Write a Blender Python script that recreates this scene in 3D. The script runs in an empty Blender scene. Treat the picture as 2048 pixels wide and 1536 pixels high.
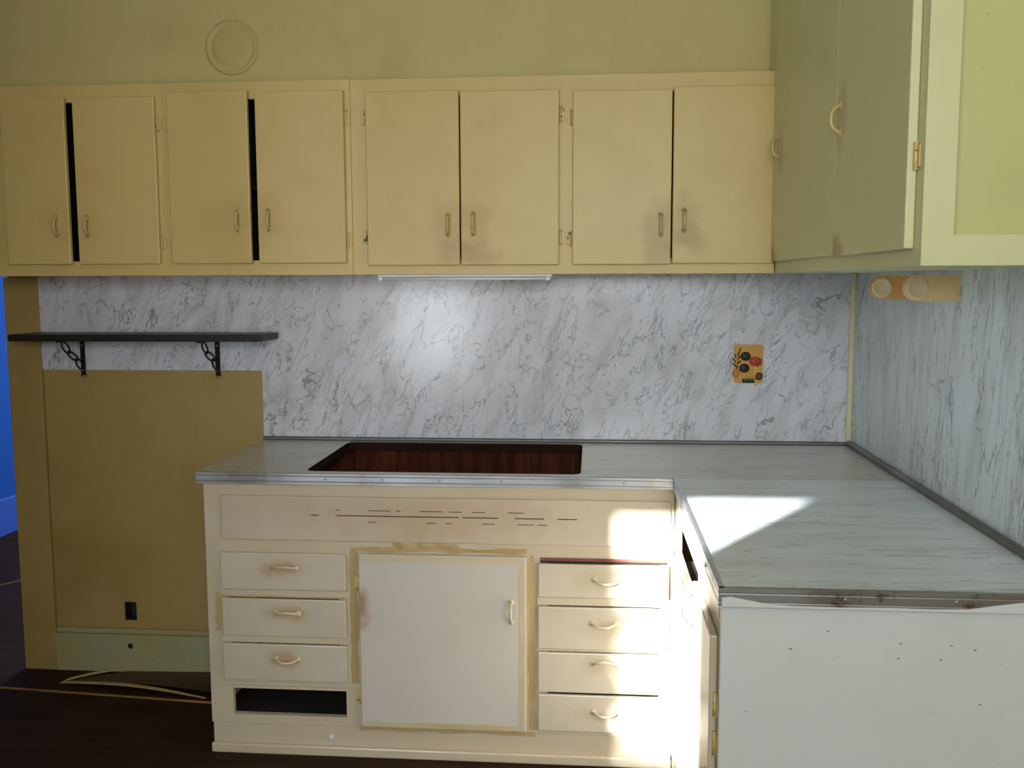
import bpy, bmesh, math, random
from mathutils import Vector, Matrix
random.seed(7)
SC = bpy.context.scene
COL = SC.collection

# ------------------------------------------------------------------ camera
cam_d = bpy.data.cameras.new('camera')
cam_d.sensor_width = 36.0
cam_d.lens = 1917.5 * 36.0 / 2048.0
cam_d.clip_start = 0.02
cam = bpy.data.objects.new('camera', cam_d)
COL.objects.link(cam)
FW = Vector((-0.08308737, 0.99095555, -0.10537357))
RT = Vector((0.99652768, 0.08319243, -0.00340569))
UP = Vector((-0.0053914, 0.10529065, 0.99442688))
M3 = Matrix((RT, UP, -FW)).transposed()
cam.matrix_world = Matrix.Translation((-0.9181, -3.447, 1.4911)) @ M3.to_4x4()
SC.camera = cam

# ------------------------------------------------------------------ light
SC.view_settings.view_transform = 'Standard'
SC.view_settings.look = 'None'
SC.view_settings.gamma = 1.0
SC.view_settings.use_curve_mapping = False
SC.view_settings.exposure = 0.0

world = bpy.data.worlds.new('sky')
SC.world = world
world.use_nodes = True
wb = world.node_tree.nodes['Background']
wb.inputs['Color'].default_value = (0.90, 0.96, 1.0, 1)
wb.inputs['Strength'].default_value = 16.5

sun_d = bpy.data.lights.new('sun', 'SUN')
sun_d.energy = 44.0
sun_d.angle = math.radians(0.8)
sun_d.color = (0.96, 0.98, 1.0)
sun = bpy.data.objects.new('sun', sun_d)
COL.objects.link(sun)
sun_dir = Vector((0.5375, 0.843, -0.36)).normalized()
sun.rotation_euler = sun_dir.to_track_quat('-Z', 'Y').to_euler()
sun.location = (-6, -9, 5)

def portal(loc, direction, w, h):
    d = bpy.data.lights.new('window_portal', 'AREA')
    d.shape = 'RECTANGLE'; d.size = w; d.size_y = h
    d.cycles.is_portal = True
    o = bpy.data.objects.new('window_portal', d)
    COL.objects.link(o)
    o.location = loc
    o.rotation_euler = Vector(direction).to_track_quat('-Z', 'Y').to_euler()

YR = -4.65            # wall behind the camera
W1 = (-3.50, -2.72, 1.72, 2.58)
W2 = (-2.60, -1.92, 0.72, 1.55)
W3 = (-1.35, -0.08, 1.60, 2.38)
WB = (-3.4, -2.4, 0.9, 2.1)          # next room
portal(((W1[0]+W1[1])/2, YR-0.05, (W1[2]+W1[3])/2), (0, 1, 0), W1[1]-W1[0], W1[3]-W1[2])
portal(((W2[0]+W2[1])/2, YR-0.05, (W2[2]+W2[3])/2), (0, 1, 0), W2[1]-W2[0], W2[3]-W2[2])
portal(((W3[0]+W3[1])/2, YR-0.05, (W3[2]+W3[3])/2), (0, 1, 0), W3[1]-W3[0], W3[3]-W3[2])
portal(((WB[0]+WB[1])/2, 3.45, (WB[2]+WB[3])/2), (0, -1, 0), WB[1]-WB[0], WB[3]-WB[2])

# ------------------------------------------------------------------ helpers
ORG = {}
def V(*a): return Vector(a)

class MB:
    """collects shapes in world coordinates"""
    def __init__(s): s.bm = bmesh.new()
    def _add(s, b, smooth=False):
        me = bpy.data.meshes.new('t'); b.to_mesh(me); b.free()
        n0 = len(s.bm.faces)
        s.bm.from_mesh(me); bpy.data.meshes.remove(me)
        if smooth:
            s.bm.faces.ensure_lookup_table()
            for f in s.bm.faces[n0:]: f.smooth = True
    def box(s, x0, x1, y0, y1, z0, z1, bev=0.0, seg=1):
        b = bmesh.new()
        bmesh.ops.create_cube(b, size=1.0)
        for v in b.verts:
            v.co = Vector((x0 if v.co.x < 0 else x1, y0 if v.co.y < 0 else y1, z0 if v.co.z < 0 else z1))
        if bev > 0:
            bmesh.ops.bevel(b, geom=list(b.edges), offset=bev, segments=seg, affect='EDGES', profile=0.5)
        bmesh.ops.recalc_face_normals(b, faces=b.faces)
        s._add(b); return s
    def tube(s, pts, r, n=8, ry=None, closed=False, cap=True):
        """sweep an ellipse (r across, ry along second axis) along pts"""
        pts = [Vector(p) for p in pts]; N = len(pts)
        b = bmesh.new(); rings = []
        ref = None
        for i, p in enumerate(pts):
            if closed: t = (pts[(i+1) % N]-pts[i-1])
            else: t = pts[min(i+1, N-1)]-pts[max(i-1, 0)]
            t.normalize()
            if ref is None:
                ref = Vector((0, 0, 1)) if abs(t.z) < .9 else Vector((1, 0, 0))
            u = (ref - t*ref.dot(t)).normalized(); w = t.cross(u); ref = u
            rr = r[i] if isinstance(r, (list, tuple)) else r
            r2 = rr if ry is None else ry
            rings.append([b.verts.new(p + u*math.cos(2*math.pi*k/n)*rr + w*math.sin(2*math.pi*k/n)*r2) for k in range(n)])
        M = N if closed else N-1
        for i in range(M):
            A, B = rings[i], rings[(i+1) % N]
            for k in range(n):
                b.faces.new((A[k], A[(k+1) % n], B[(k+1) % n], B[k]))
        if not closed and cap:
            b.faces.new(rings[0]); b.faces.new(list(reversed(rings[-1])))
        bmesh.ops.recalc_face_normals(b, faces=b.faces)
        s._add(b, True); return s
    def lathe(s, prof, center, axis, n=32):
        """prof: list of (radius, offset along axis)"""
        ax = Vector(axis).normalized(); c = Vector(center)
        u = ax.orthogonal().normalized(); w = ax.cross(u)
        b = bmesh.new(); rings = []
        for r, h in prof:
            if r < 1e-6: rings.append([b.verts.new(c+ax*h)])
            else: rings.append([b.verts.new(c+ax*h+(u*math.cos(2*math.pi*k/n)+w*math.sin(2*math.pi*k/n))*r) for k in range(n)])
        for A, B in zip(rings, rings[1:]):
            for k in range(n):
                a = [A[k % len(A)], A[(k+1) % len(A)], B[(k+1) % len(B)], B[k % len(B)]]
                f = []
                for v in a:
                    if v not in f: f.append(v)
                if len(f) > 2: b.faces.new(f)
        bmesh.ops.recalc_face_normals(b, faces=b.faces)
        s._add(b, True); return s
    def plate(s, plane, outer, holes, w0, w1):
        """flat plate with holes. plane 'xz','xy','yz': loops are 2-D, w0..w1 the thickness"""
        def P(u, v, w):
            return {'xz': (u, w, v), 'xy': (u, v, w), 'yz': (w, u, v)}[plane]
        b = bmesh.new(); loops = [outer]+list(holes); ed = []; front = []
        for L in loops:
            vs = [b.verts.new(P(u, v, w0)) for u, v in L]; front.append(vs)
            ed += [b.edges.new((vs[i], vs[(i+1) % len(vs)])) for i in range(len(vs))]
        r = bmesh.ops.triangle_fill(b, use_beauty=True, edges=ed)
        fs = [f for f in r['geom'] if isinstance(f, bmesh.types.BMFace)]
        mp = {}
        for vs, L in zip(front, loops):
            for v, (a, c) in zip(vs, L): mp[v] = b.verts.new(P(a, c, w1))
        for f in fs: b.faces.new([mp[v] for v in reversed(f.verts)])
        for vs in front:
            for i in range(len(vs)):
                p, q = vs[i], vs[(i+1) % len(vs)]
                b.faces.new((p, q, mp[q], mp[p]))
        bmesh.ops.recalc_face_normals(b, faces=b.faces)
        s._add(b); return s
    def poly(s, verts, faces, smooth=False):
        b = bmesh.new(); vs = [b.verts.new(v) for v in verts]
        for f in faces: b.faces.new([vs[i] for i in f])
        bmesh.ops.recalc_face_normals(b, faces=b.faces)
        s._add(b, smooth); return s
    def xform(s, m):
        s.bm.transform(m); return s
    def build(s, name, mat, parent=None, origin=None):
        if origin is None:
            cs = [v.co for v in s.bm.verts]
            lo = [min(c[i] for c in cs) for i in range(3)]; hi = [max(c[i] for c in cs) for i in range(3)]
            origin = Vector([(a+b)/2 for a, b in zip(lo, hi)])
            if parent is None: origin.z = lo[2]
        origin = Vector(origin)
        s.bm.transform(Matrix.Translation(-origin))
        me = bpy.data.meshes.new(name); s.bm.to_mesh(me); s.bm.free()
        me.materials.append(mat)
        o = bpy.data.objects.new(name, me); COL.objects.link(o)
        ORG[o.name] = origin
        if parent is not None:
            o.parent = parent; o.location = origin-ORG[parent.name]
        else: o.location = origin
        return o

def rect(u0, u1, v0, v1, r=0, n=5):
    if r <= 0: return [(u0, v0), (u1, v0), (u1, v1), (u0, v1)]
    out = []
    for cu, cv, a in ((u1-r, v0+r, -90), (u1-r, v1-r, 0), (u0+r, v1-r, 90), (u0+r, v0+r, 180)):
        for k in range(n+1):
            t = math.radians(a+90*k/n); out.append((cu+r*math.cos(t), cv+r*math.sin(t)))
    return out
def thing(name, label, cat, loc, group=None):
    o = bpy.data.objects.new(name, None); COL.objects.link(o)
    o.empty_display_size = 0.05
    o.location = loc; ORG[o.name] = Vector(loc)
    return tag(o, label, cat, group)
def tag(o, label, cat, group=None):
    o['label'] = label; o['category'] = cat
    if group: o['group'] = group
    return o
def struct(o, label=None, cat=None):
    o['kind'] = 'structure'
    if label: o['label'] = label
    if cat: o['category'] = cat
    return o

# ------------------------------------------------------------------ materials
def lin(r, g, b):
    f = lambda c: (c/255/12.92) if c/255 <= 0.04045 else ((c/255+0.055)/1.055)**2.4
    return (f(r), f(g), f(b), 1)

class NT:
    def __init__(s, name):
        s.m = bpy.data.materials.new(name); s.m.use_nodes = True
        s.t = s.m.node_tree; s.b = s.t.nodes['Principled BSDF']
        s.tc = s.t.nodes.new('ShaderNodeTexCoord')
        oi = s.t.nodes.new('ShaderNodeObjectInfo')
        mu = s.math('MULTIPLY', oi.outputs['Random'], 37.0)
        ad = s.t.nodes.new('ShaderNodeVectorMath'); ad.operation = 'ADD'
        s.t.links.new(s.tc.outputs['Object'], ad.inputs[0]); s.t.links.new(mu, ad.inputs[1])
        s.obj = s.tc.outputs['Object']; s.rnd = ad.outputs[0]; s.rand = oi.outputs['Random']
    def set(s, inp, v):
        if hasattr(v, 'is_linked') or isinstance(v, bpy.types.NodeSocket): s.t.links.new(v, inp)
        else: inp.default_value = v
    def math(s, op, a, b=None, clamp=False):
        n = s.t.nodes.new('ShaderNodeMath'); n.operation = op; n.use_clamp = clamp
        s.set(n.inputs[0], a)
        if b is not None: s.set(n.inputs[1], b)
        return n.outputs[0]
    def dot(s, vec, d):
        n = s.t.nodes.new('ShaderNodeVectorMath'); n.operation = 'DOT_PRODUCT'
        s.set(n.inputs[0], vec); n.inputs[1].default_value = d
        return n.outputs['Value']
    def comb(s, x, y, z=0.0):
        n = s.t.nodes.new('ShaderNodeCombineXYZ')
        for i, v in enumerate((x, y, z)): s.set(n.inputs[i], v)
        return n.outputs[0]
    def scale(s, vec, sc):
        n = s.t.nodes.new('ShaderNodeVectorMath'); n.operation = 'MULTIPLY'
        s.set(n.inputs[0], vec); n.inputs[1].default_value = sc
        return n.outputs[0]
    def noise(s, vec, scale, detail=3, rough=0.5, dist=0.0):
        n = s.t.nodes.new('ShaderNodeTexNoise')
        s.set(n.inputs['Vector'], vec); n.inputs['Scale'].default_value = scale
        n.inputs['Detail'].default_value = detail; n.inputs['Roughness'].default_value = rough
        n.inputs['Distortion'].default_value = dist
        return n.outputs[0]
    def voro(s, vec, scale):
        n = s.t.nodes.new('ShaderNodeTexVoronoi'); n.voronoi_dimensions = '2D'; s.set(n.inputs['Vector'], vec); n.inputs['Scale'].default_value = scale
        return n.outputs['Distance']
    def ramp(s, v, a, b, c=0.0, d=1.0):
        n = s.t.nodes.new('ShaderNodeMapRange'); n.interpolation_type = 'SMOOTHSTEP'
        s.set(n.inputs[0], v)
        for i, x in enumerate((a, b, c, d)): n.inputs[i+1].default_value = x
        return n.outputs[0]
    def mix(s, f, a, b):
        n = s.t.nodes.new('ShaderNodeMix'); n.data_type = 'RGBA'
        s.set(n.inputs['Factor'], f); s.set(n.inputs['A'], a); s.set(n.inputs['B'], b)
        return n.outputs['Result']
    def dist(s, c, sc=(1, 1, 1)):
        n = s.t.nodes.new('ShaderNodeVectorMath'); n.operation = 'SUBTRACT'
        s.set(n.inputs[0], s.obj); n.inputs[1].default_value = c
        m = s.scale(n.outputs[0], sc)
        l = s.t.nodes.new('ShaderNodeVectorMath'); l.operation = 'LENGTH'
        s.set(l.inputs[0], m); return l.outputs['Value']
    def bump(s, h, strength, distance=0.002):
        n = s.t.nodes.new('ShaderNodeBump'); n.inputs['Strength'].default_value = strength
        n.inputs['Distance'].default_value = distance
        s.set(n.inputs['Height'], h); s.t.links.new(n.outputs[0], s.b.inputs['Normal'])
    def fin(s, col, rough=0.4, metal=0.0, spec=0.5):
        s.set(s.b.inputs['Base Color'], col); s.set(s.b.inputs['Roughness'], rough)
        s.b.inputs['Metallic'].default_value = metal
        s.b.inputs['Specular IOR Level'].default_value = spec
        return s.m

def paint(name, base, stain, rough=0.35, amount=0.35, smudges=(), specks=0.0, chips=0.0, bump=0.12, spec=0.5):
    n = NT(name)
    big = n.noise(n.rnd, 2.6, 4, 0.6)
    c = n.mix(n.math('MULTIPLY', n.ramp(big, 0.45, 0.75), amount), base, stain)
    med = n.noise(n.rnd, 11, 5, 0.65)
    c = n.mix(n.math('MULTIPLY', n.ramp(med, 0.5, 0.8), amount*0.6), c, stain)
    for ctr, rad, st, sc, colr in smudges:
        d = n.dist(ctr, sc)
        d = n.math('ADD', d, n.math('MULTIPLY', n.math('SUBTRACT', n.noise(n.rnd, 16, 4), 0.5), rad*1.3))
        c = n.mix(n.math('MULTIPLY', n.ramp(d, rad*0.25, rad, 1, 0), st), c, colr)
    if specks:
        v = n.voro(n.comb(n.dot(n.rnd, (1, 1, 0)), n.dot(n.rnd, (0, 0, 2.0)), 0), 9)
        v = n.math('ADD', v, n.math('MULTIPLY', n.noise(n.rnd, 60, 2), 0.03))
        k = n.math('MULTIPLY', n.ramp(v, 0.032, 0.055, 1, 0), n.ramp(n.noise(n.rnd, 4.3, 1), 0.52, 0.60))
        c = n.mix(n.math('MULTIPLY', k, specks), c, lin(95, 75, 55))
    if chips:
        k = n.ramp(n.noise(n.rnd, 70, 3, 0.6), 0.60, 0.63)
        c = n.mix(n.math('MULTIPLY', k, chips), c, lin(25, 22, 18))
    n.bump(n.noise(n.scale(n.rnd, (1, 1, 0.35)), 90, 3), bump, 0.0015)
    return n.fin(c, rough, 0.0, spec)

def plain(name, col, rough=0.5, metal=0.0, var=0.15, sc=20):
    n = NT(name)
    k = n.noise(n.rnd, sc, 3)
    dark = (col[0]*0.6, col[1]*0.6, col[2]*0.6, 1)
    return n.fin(n.mix(n.math('MULTIPLY', n.ramp(k, 0.45, 0.8), var*3, True), col, dark), rough, metal)

def marble(name, along, across, stretch=0.34, base=lin(228, 230, 240), rough=0.19, s1=12.5, fade=1.0):
    n = NT(name)
    a = n.math('MULTIPLY', n.dot(n.obj, along), stretch); b = n.dot(n.obj, across)
    p = n.comb(b, a, 0.0)
    warp = n.noise(p, 3.5, 3)
    p2 = n.comb(n.math('ADD', b, n.math('MULTIPLY', n.math('SUBTRACT', warp, 0.5), 0.22)), a, 0.3)
    def veins(scale, w, seed, mlo, mhi):
        q = n.t.nodes.new('ShaderNodeVectorMath'); q.operation = 'ADD'
        n.set(q.inputs[0], p2); q.inputs[1].default_value = (seed, seed*1.7, seed*0.3)
        f = n.noise(q.outputs[0], scale, 5, 0.55, 0.5)
        d = n.math('ABSOLUTE', n.math('SUBTRACT', f, 0.5))
        v = n.ramp(d, 0.0, w, 1, 0)
        m = n.ramp(n.noise(q.outputs[0], scale*0.9, 2), mlo, mhi)
        return n.math('MULTIPLY', v, m)
    cl = n.ramp(n.noise(p2, 13, 4, 0.6), 0.42, 0.72)
    c = n.mix(n.math('MULTIPLY', cl, 0.40*fade), base, lin(176, 176, 172))
    v1 = veins(s1, 0.013, 3.1, 0.30, 0.54)
    v2 = veins(s1*1.6, 0.018, 9.4, 0.34, 0.56)
    v3 = veins(s1*1.2, 0.06, 17.0, 0.46, 0.66)
    c = n.mix(n.math('MULTIPLY', v3, 0.32*fade), c, lin(164, 163, 154))
    c = n.mix(n.math('MULTIPLY', v2, 0.62*fade), c, lin(142, 150, 160))
    c = n.mix(n.math('MULTIPLY', v1, 0.70*fade), c, lin(116, 122, 122))
    return n.fin(c, rough)

def wood(name, c1, c2, along=(1, 0, 0), rough=0.6, spec=0.4):
    n = NT(name)
    s = tuple(0.12 if k else 1.0 for k in along)
    k = n.noise(n.scale(n.rnd, s), 22, 5, 0.6, 0.4)
    c = n.mix(n.ramp(k, 0.35, 0.7), c1, c2)
    k2 = n.ramp(n.noise(n.rnd, 4, 3), 0.55, 0.75)
    c = n.mix(n.math('MULTIPLY', k2, 0.5), c, (c1[0]*.3, c1[1]*.3, c1[2]*.3, 1))
    return n.fin(c, rough, 0.0, spec)

def metal(name, col, rough, rust=0.0):
    n = NT(name)
    k = n.noise(n.rnd, 6, 2)
    r = n.ramp(k, 0.3, 0.7, rough*0.85, rough*1.2)
    c = col
    if rust:
        c = n.mix(n.math('MULTIPLY', n.ramp(n.noise(n.rnd, 9, 5, 0.65), 0.55, 0.62), rust), col, lin(120, 82, 45))
    return n.fin(c, r, 0.9)

CREAM = lin(214, 189, 122); CREAM_ST = lin(196, 164, 94)
CREAM2 = lin(208, 208, 158); CREAM2_ST = lin(194, 188, 126)  # cream shifted to green, standing in for cooler light at the right
GRIME = lin(140, 100, 46)
M = {}
M['cab'] = paint('cream_cabinet_paint', CREAM, CREAM_ST, 0.38, 0.35)
M['cab2'] = paint('cream_cabinet_cool_light_tint', CREAM2, CREAM2_ST, 0.4, 0.3)
M['endp'] = paint('cream_panel_cool_light_tint', lin(194, 192, 128), lin(180, 174, 106), 0.45, 0.3, specks=0.3)  # same green shift for the cool light, on the end panel
M['wall'] = paint('cream_wall_paint', lin(206, 192, 130), lin(178, 158, 92), 0.55, 0.35, specks=0.3)
M['alcove'] = paint('ochre_wall_paint', lin(178, 154, 94), lin(152, 124, 64), 0.5, 0.45)
M['room'] = paint('room_wall_paint', lin(158, 132, 84), lin(140, 116, 70), 0.6, 0.2)
M['ceil'] = paint('ceiling_paint', lin(225, 220, 195), lin(210, 200, 170), 0.7, 0.2)
M['base'] = paint('offwhite_base_paint', lin(204, 192, 168), lin(184, 164, 130), 0.24, 0.35)
M['end'] = paint('offwhite_paint_cool_light_tint', lin(220, 224, 220), lin(204, 202, 186), 0.3, 0.35, specks=0.8)  # cooled in colour to carry the cooler light at the right
M['hinge'] = paint('painted_hinge', CREAM, CREAM_ST, 0.4, 0.4, chips=0.95)
M['hinge_clean'] = paint('painted_hinge_clean', CREAM, CREAM_ST, 0.4, 0.5)
M['handle'] = paint('painted_handle', lin(206, 184, 126), lin(160, 128, 74), 0.35, 0.6)
M['handle_low'] = paint('painted_drawer_pull', lin(212, 200, 172), lin(170, 140, 92), 0.28, 0.6)
M['tape'] = paint('yellowed_tape', lin(188, 166, 118), lin(160, 128, 78), 0.4, 0.8)
M['tape_pale'] = paint('pale_tape', lin(204, 192, 160), lin(188, 168, 124), 0.35, 0.8)
M['marble_back'] = marble('marble_laminate_back', (0.40, 0, 0.917), (0.917, 0, -0.40))
M['marble_right'] = marble('marble_laminate_side', (0, -0.12, 0.99), (0, 0.99, 0.12), 0.18, lin(226, 240, 250), 0.26, 15.0)
M['top_back'] = marble('marble_laminate_top', (1, 0.1, 0), (-0.1, 1, 0), 0.16, lin(208, 206, 200), 0.22, 11.0, 0.6)
M['top_ret'] = marble('marble_laminate_return', (1, 0.06, 0), (-0.06, 1, 0), 0.15, lin(226, 236, 242), 0.22, 11.0, 0.6)
M['brown'] = wood('brown_cabinet_wood', lin(96, 50, 28), lin(58, 28, 15), (0, 0, 1), 0.8, 0.15)
M['rim'] = wood('charred_rim', lin(52, 30, 18), lin(30, 17, 10), (1, 0, 0), 0.8, 0.15)
M['redwood'] = wood('red_rail_wood', lin(168, 98, 84), lin(120, 60, 50), (1, 0, 0))
M['dark'] = plain('dark_interior', lin(70, 55, 40), 0.8)
M['inner'] = plain('shade_black_inner_wood', lin(26, 21, 17), 0.9)  # near-black stands in for the shade inside the cabinets
M['slot'] = plain('slot_black', lin(38, 32, 28), 0.8)
M['floor'] = wood('dark_brown_floor', lin(58, 40, 25), lin(44, 30, 18), (1, 0, 0), 0.7, 0.12)
M['scrap'] = wood('brown_vinyl', lin(86, 62, 40), lin(62, 44, 28), (1, 0, 0), 0.6)
M['strip'] = wood('yellow_wood_strip', lin(170, 128, 66), lin(136, 98, 46), (1, 0, 0), 0.6)
M['paleedge'] = plain('pale_vinyl_edge', lin(196, 172, 116), 0.6)
M['baseboard'] = paint('mint_baseboard_paint', lin(172, 164, 116), lin(160, 178, 148), 0.6, 0.9, specks=0.6, spec=0.2)
M['metal'] = metal('aluminium_edging', (0.62, 0.65, 0.70, 1), 0.3)
M['metal_rust'] = metal('aluminium_edging_worn', (0.42, 0.43, 0.42, 1), 0.38, 0.8)
M['cove'] = metal('dark_cove_strip', (0.22, 0.22, 0.22, 1), 0.45)
M['screw'] = metal('screw_metal', (0.45, 0.46, 0.48, 1), 0.35)
M['black'] = plain('black_painted_wood', lin(30, 29, 27), 0.45, 0, 0.1)
M['iron'] = plain('black_iron', lin(20, 20, 20), 0.4, 0.3, 0.1)
M['white'] = plain('white_enamel', lin(225, 225, 230), 0.35, 0, 0.03)
M['tube'] = plain('white_lamp_tube', lin(236, 236, 240), 0.2, 0, 0.02)
M['peach'] = plain('peach_plastic', lin(240, 208, 150), 0.35, 0, 0.03)
M['orange'] = plain('orange_peach_plastic', lin(232, 176, 110), 0.35, 0, 0.05)
M['knob'] = plain('pale_peach_plastic', lin(236, 216, 176), 0.35, 0, 0.03)
M['trim'] = paint('cream_trim_paint', lin(226, 220, 186), lin(206, 192, 140), 0.4, 0.3)
M['blue'] = paint('blue_wall_paint', lin(40, 98, 202), lin(32, 86, 190), 0.8, 0.2, spec=0.08)
M['bluebase'] = paint('pale_blue_baseboard', lin(60, 112, 225), lin(52, 100, 216), 0.5, 0.2)
M['p_plate'] = plain('plaque_ochre', lin(214, 160, 72), 0.5, 0, 0.12)
M['p_black'] = plain('plaque_black', lin(36, 34, 38), 0.5, 0, 0.1)
M['p_red'] = plain('plaque_red', lin(200, 72, 38), 0.5, 0, 0.1)
M['p_redspot'] = plain('plaque_dark_spot', lin(96, 26, 16), 0.5)
M['p_brown'] = plain('plaque_brown', lin(92, 56, 40), 0.5, 0, 0.2)
M['p_leaf'] = plain('plaque_leaf', lin(70, 56, 34), 0.5)
M['p_green'] = plain('plaque_green', lin(26, 92, 66), 0.5)
M['p_orange'] = plain('plaque_orange', lin(206, 134, 48), 0.5, 0, 0.15)
M['p_stem'] = plain('plaque_stem', lin(226, 180, 110), 0.5)
M['frame'] = plain('window_frame_white', lin(225, 222, 212), 0.5, 0, 0.03)
M['concrete'] = plain('sun_blocker_grey', lin(180, 176, 168), 0.8, 0, 0.08)  # surface of the sun blocker added outside

def smudge_door(name, hx, hz, base, stain, st, amount=0.35, rough=0.38, extra=()):
    return paint(name, base, stain, rough, amount,
                 [((hx, 0, hz), 0.075, st*0.4, (1, 1, 0.6), GRIME)]+list(extra))

# ------------------------------------------------------------------ the room shell
XL = -4.30; CEIL = 2.75
b = MB(); b.box(XL-0.1, 0.1, YR-0.1, 0.10, -0.06, 0.0)
struct(b.build('floor', M['floor']))
b = MB(); b.box(XL-0.1, 0.1, YR-0.1, 0.10, CEIL, CEIL+0.06)
struct(b.build('ceiling', M['ceil']))
# back wall: door opening at the left, outlet hole in the alcove
b = MB()
b.plate('xz', rect(-3.105, 0.1, 0, 1.62), [rect(-2.706, -2.659, 0.202, 0.274)], 0.0, 0.10)
wb_ = struct(b.build('wall_back', M['alcove']))
b = MB(); b.box(-3.105, 0.1, -0.15, 0.10, 1.62, CEIL)
struct(b.build('wall_back_upper', M['wall']))
b = MB(); b.box(-4.08, -3.105, 0.0, 0.10, 2.08, CEIL)
struct(b.build('wall_back_header', M['wall']))
b = MB(); b.box(XL-0.1, -4.08, 0.0, 0.10, 0, CEIL)
struct(b.build('wall_back_left', M['room']))
b = MB(); b.plate('yz', rect(YR-0.1, 0.0, 0, CEIL), [], 0.0, 0.10)
struct(b.build('wall_right', M['room']))
b = MB(); b.box(XL-0.1, XL, YR-0.1, 0.0, 0, CEIL)
struct(b.build('wall_left', M['room']))
b = MB(); b.plate('xz', rect(XL, 0.0, 0, CEIL), [rect(*W1), rect(*W2), rect(*W3)], YR-0.1, YR)
struct(b.build('wall_rear', M['room']))
def window(name, plane, u0, u1, v0, v1, w0, w1, mull, rails):
    b = MB(); t = 0.035
    b.plate(plane, rect(u0, u1, v0, v1), [rect(u0+t, u1-t, v0+t, v1-t)], w0, w1)
    o = struct(b.build(name, M['frame']))
    for m in mull:
        c = MB(); c.plate(plane, rect(m-0.011, m+0.011, v0+t, v1-t), [], w0+0.02, w1-0.02); c.build('mullion', M['frame'], o)
    for r in rails:
        c = MB(); c.plate(plane, rect(u0+t, u1-t, r-0.011, r+0.011), [], w0+0.02, w1-0.02); c.build('glazing_bar', M['frame'], o)
    return o
window('window_1', 'xz', *W1, YR-0.09, YR-0.02, [-3.11], [])
window('window_2', 'xz', *W2, YR-0.09, YR-0.02, [-2.245], [])
window('window_3', 'xz', *W3, YR-0.09, YR-0.02, [-0.715], [])
b = MB(); b.box(-8.58, -5.85, -15.0, -14.0, -0.06, 6.6)  # unseen gabled block, added to keep sun off the two right windows
b.poly([(-8.58, -15.0, 6.6), (-8.58, -14.0, 6.6), (-5.85, -14.0, 6.6), (-5.85, -15.0, 6.6), (-8.58, -14.5, 7.2), (-5.85, -14.5, 7.2)],
       [(0, 1, 4), (2, 3, 5), (1, 2, 5, 4), (3, 0, 4, 5)])
struct(b.build('added_sun_blocker', M['concrete']))
b = MB(); b.box(XL, -2.50, -2.85, -2.75, 0.0, CEIL)  # unseen partition added to shade the left side of the kitchen
struct(b.build('added_shade_wall', M['room']))

vs = []; fs = []  # unseen tree, added so its leaves break up the sun patch
for i in range(230):
    c = Vector((random.uniform(-4.80, -4.30), random.uniform(-6.9, -6.2), random.uniform(2.30, 3.18)))
    u = Vector((random.uniform(-1, 1), random.uniform(-1, 1), random.uniform(-1, .4))).normalized(); w = u.orthogonal().normalized()
    L = random.uniform(0.035, 0.065); k = len(vs)
    vs += [c-u*L, c+w*L*0.45, c+u*L, c-w*L*0.45, c+u.cross(w)*L*0.1]
    fs += [(k, k+1, k+4), (k+1, k+2, k+4), (k+2, k+3, k+4), (k+3, k, k+4)]
tr = bpy.data.objects.new('added_tree', None); COL.objects.link(tr); tr.location = (-4.55, -6.6, 0); ORG[tr.name] = Vector((-4.55, -6.6, 0)); struct(tr)
b = MB(); b.poly(vs, fs); fo = b.build('foliage', plain('leaf_green', lin(80, 110, 50), 0.6), tr); fo['kind'] = 'stuff'
b = MB(); b.tube([(-4.62, -6.55, -0.06), (-4.60, -6.56, 1.2), (-4.56, -6.55, 2.2), (-4.52, -6.55, 3.0)], [0.04, 0.034, 0.024, 0.010], 8); b.build('trunk', M['brown'], tr)

# next room
b = MB(); b.box(-4.51, 0.1, 0.10, 3.6, -0.06, 0.0); struct(b.build('floor_next_room', M['floor']))
b = MB(); b.box(-4.51, 0.1, 0.10, 3.6, CEIL, CEIL+0.06); struct(b.build('ceiling_next_room', M['ceil']))
b = MB(); b.box(-4.51, -4.41, 0.10, 3.6, 0, CEIL); struct(b.build('wall_next_room_left', M['blue']))
b = MB(); b.box(-4.41, -4.395, 0.10, 3.5, 0, 0.22, 0.004); struct(b.build('baseboard_next_room', M['bluebase']))
b = MB(); b.plate('xz', rect(-4.41, 0.1, 0, CEIL), [rect(*WB)], 3.5, 3.6); struct(b.build('wall_next_room_far', M['blue']))
b = MB(); b.box(0.0, 0.1, 0.10, 3.5, 0, CEIL); struct(b.build('wall_next_room_right', M['blue']))

# casing at the left end of the back wall, alcove board, baseboard
b = MB(); b.box(-3.112, -2.982, -0.018, 0.108, 0, 1.515, 0.002); struct(b.build('trim_1', M['alcove']))
b = MB(); b.plate('xz', rect(-2.980, -2.134, 0.172, 1.170), [rect(-2.706, -2.659, 0.202, 0.274)], -0.004, 0.0)
struct(b.build('trim_2', M['alcove']))
b = MB(); b.plate('xz', rect(-2.982, -2.10, 0.0, 0.148), [[(-2.683+0.011*math.cos(k*math.pi/6), 0.104+0.011*math.sin(k*math.pi/6)) for k in range(12)]], -0.018, 0.0)
bb = struct(b.build('baseboard_back', M['baseboard']))
b = MB(); b.box(-2.982, -2.10, -0.013, 0.0, 0.148, 0.168, 0.004); b.build('cap_moulding', M['baseboard'], bb)
b = MB(); b.box(-2.698, -2.668, -0.0178, -0.0005, 0.09, 0.118); b.build('pipe_hole_shade', M['slot'], bb)  # dark plug just inside the hole stands in for its shade
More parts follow.
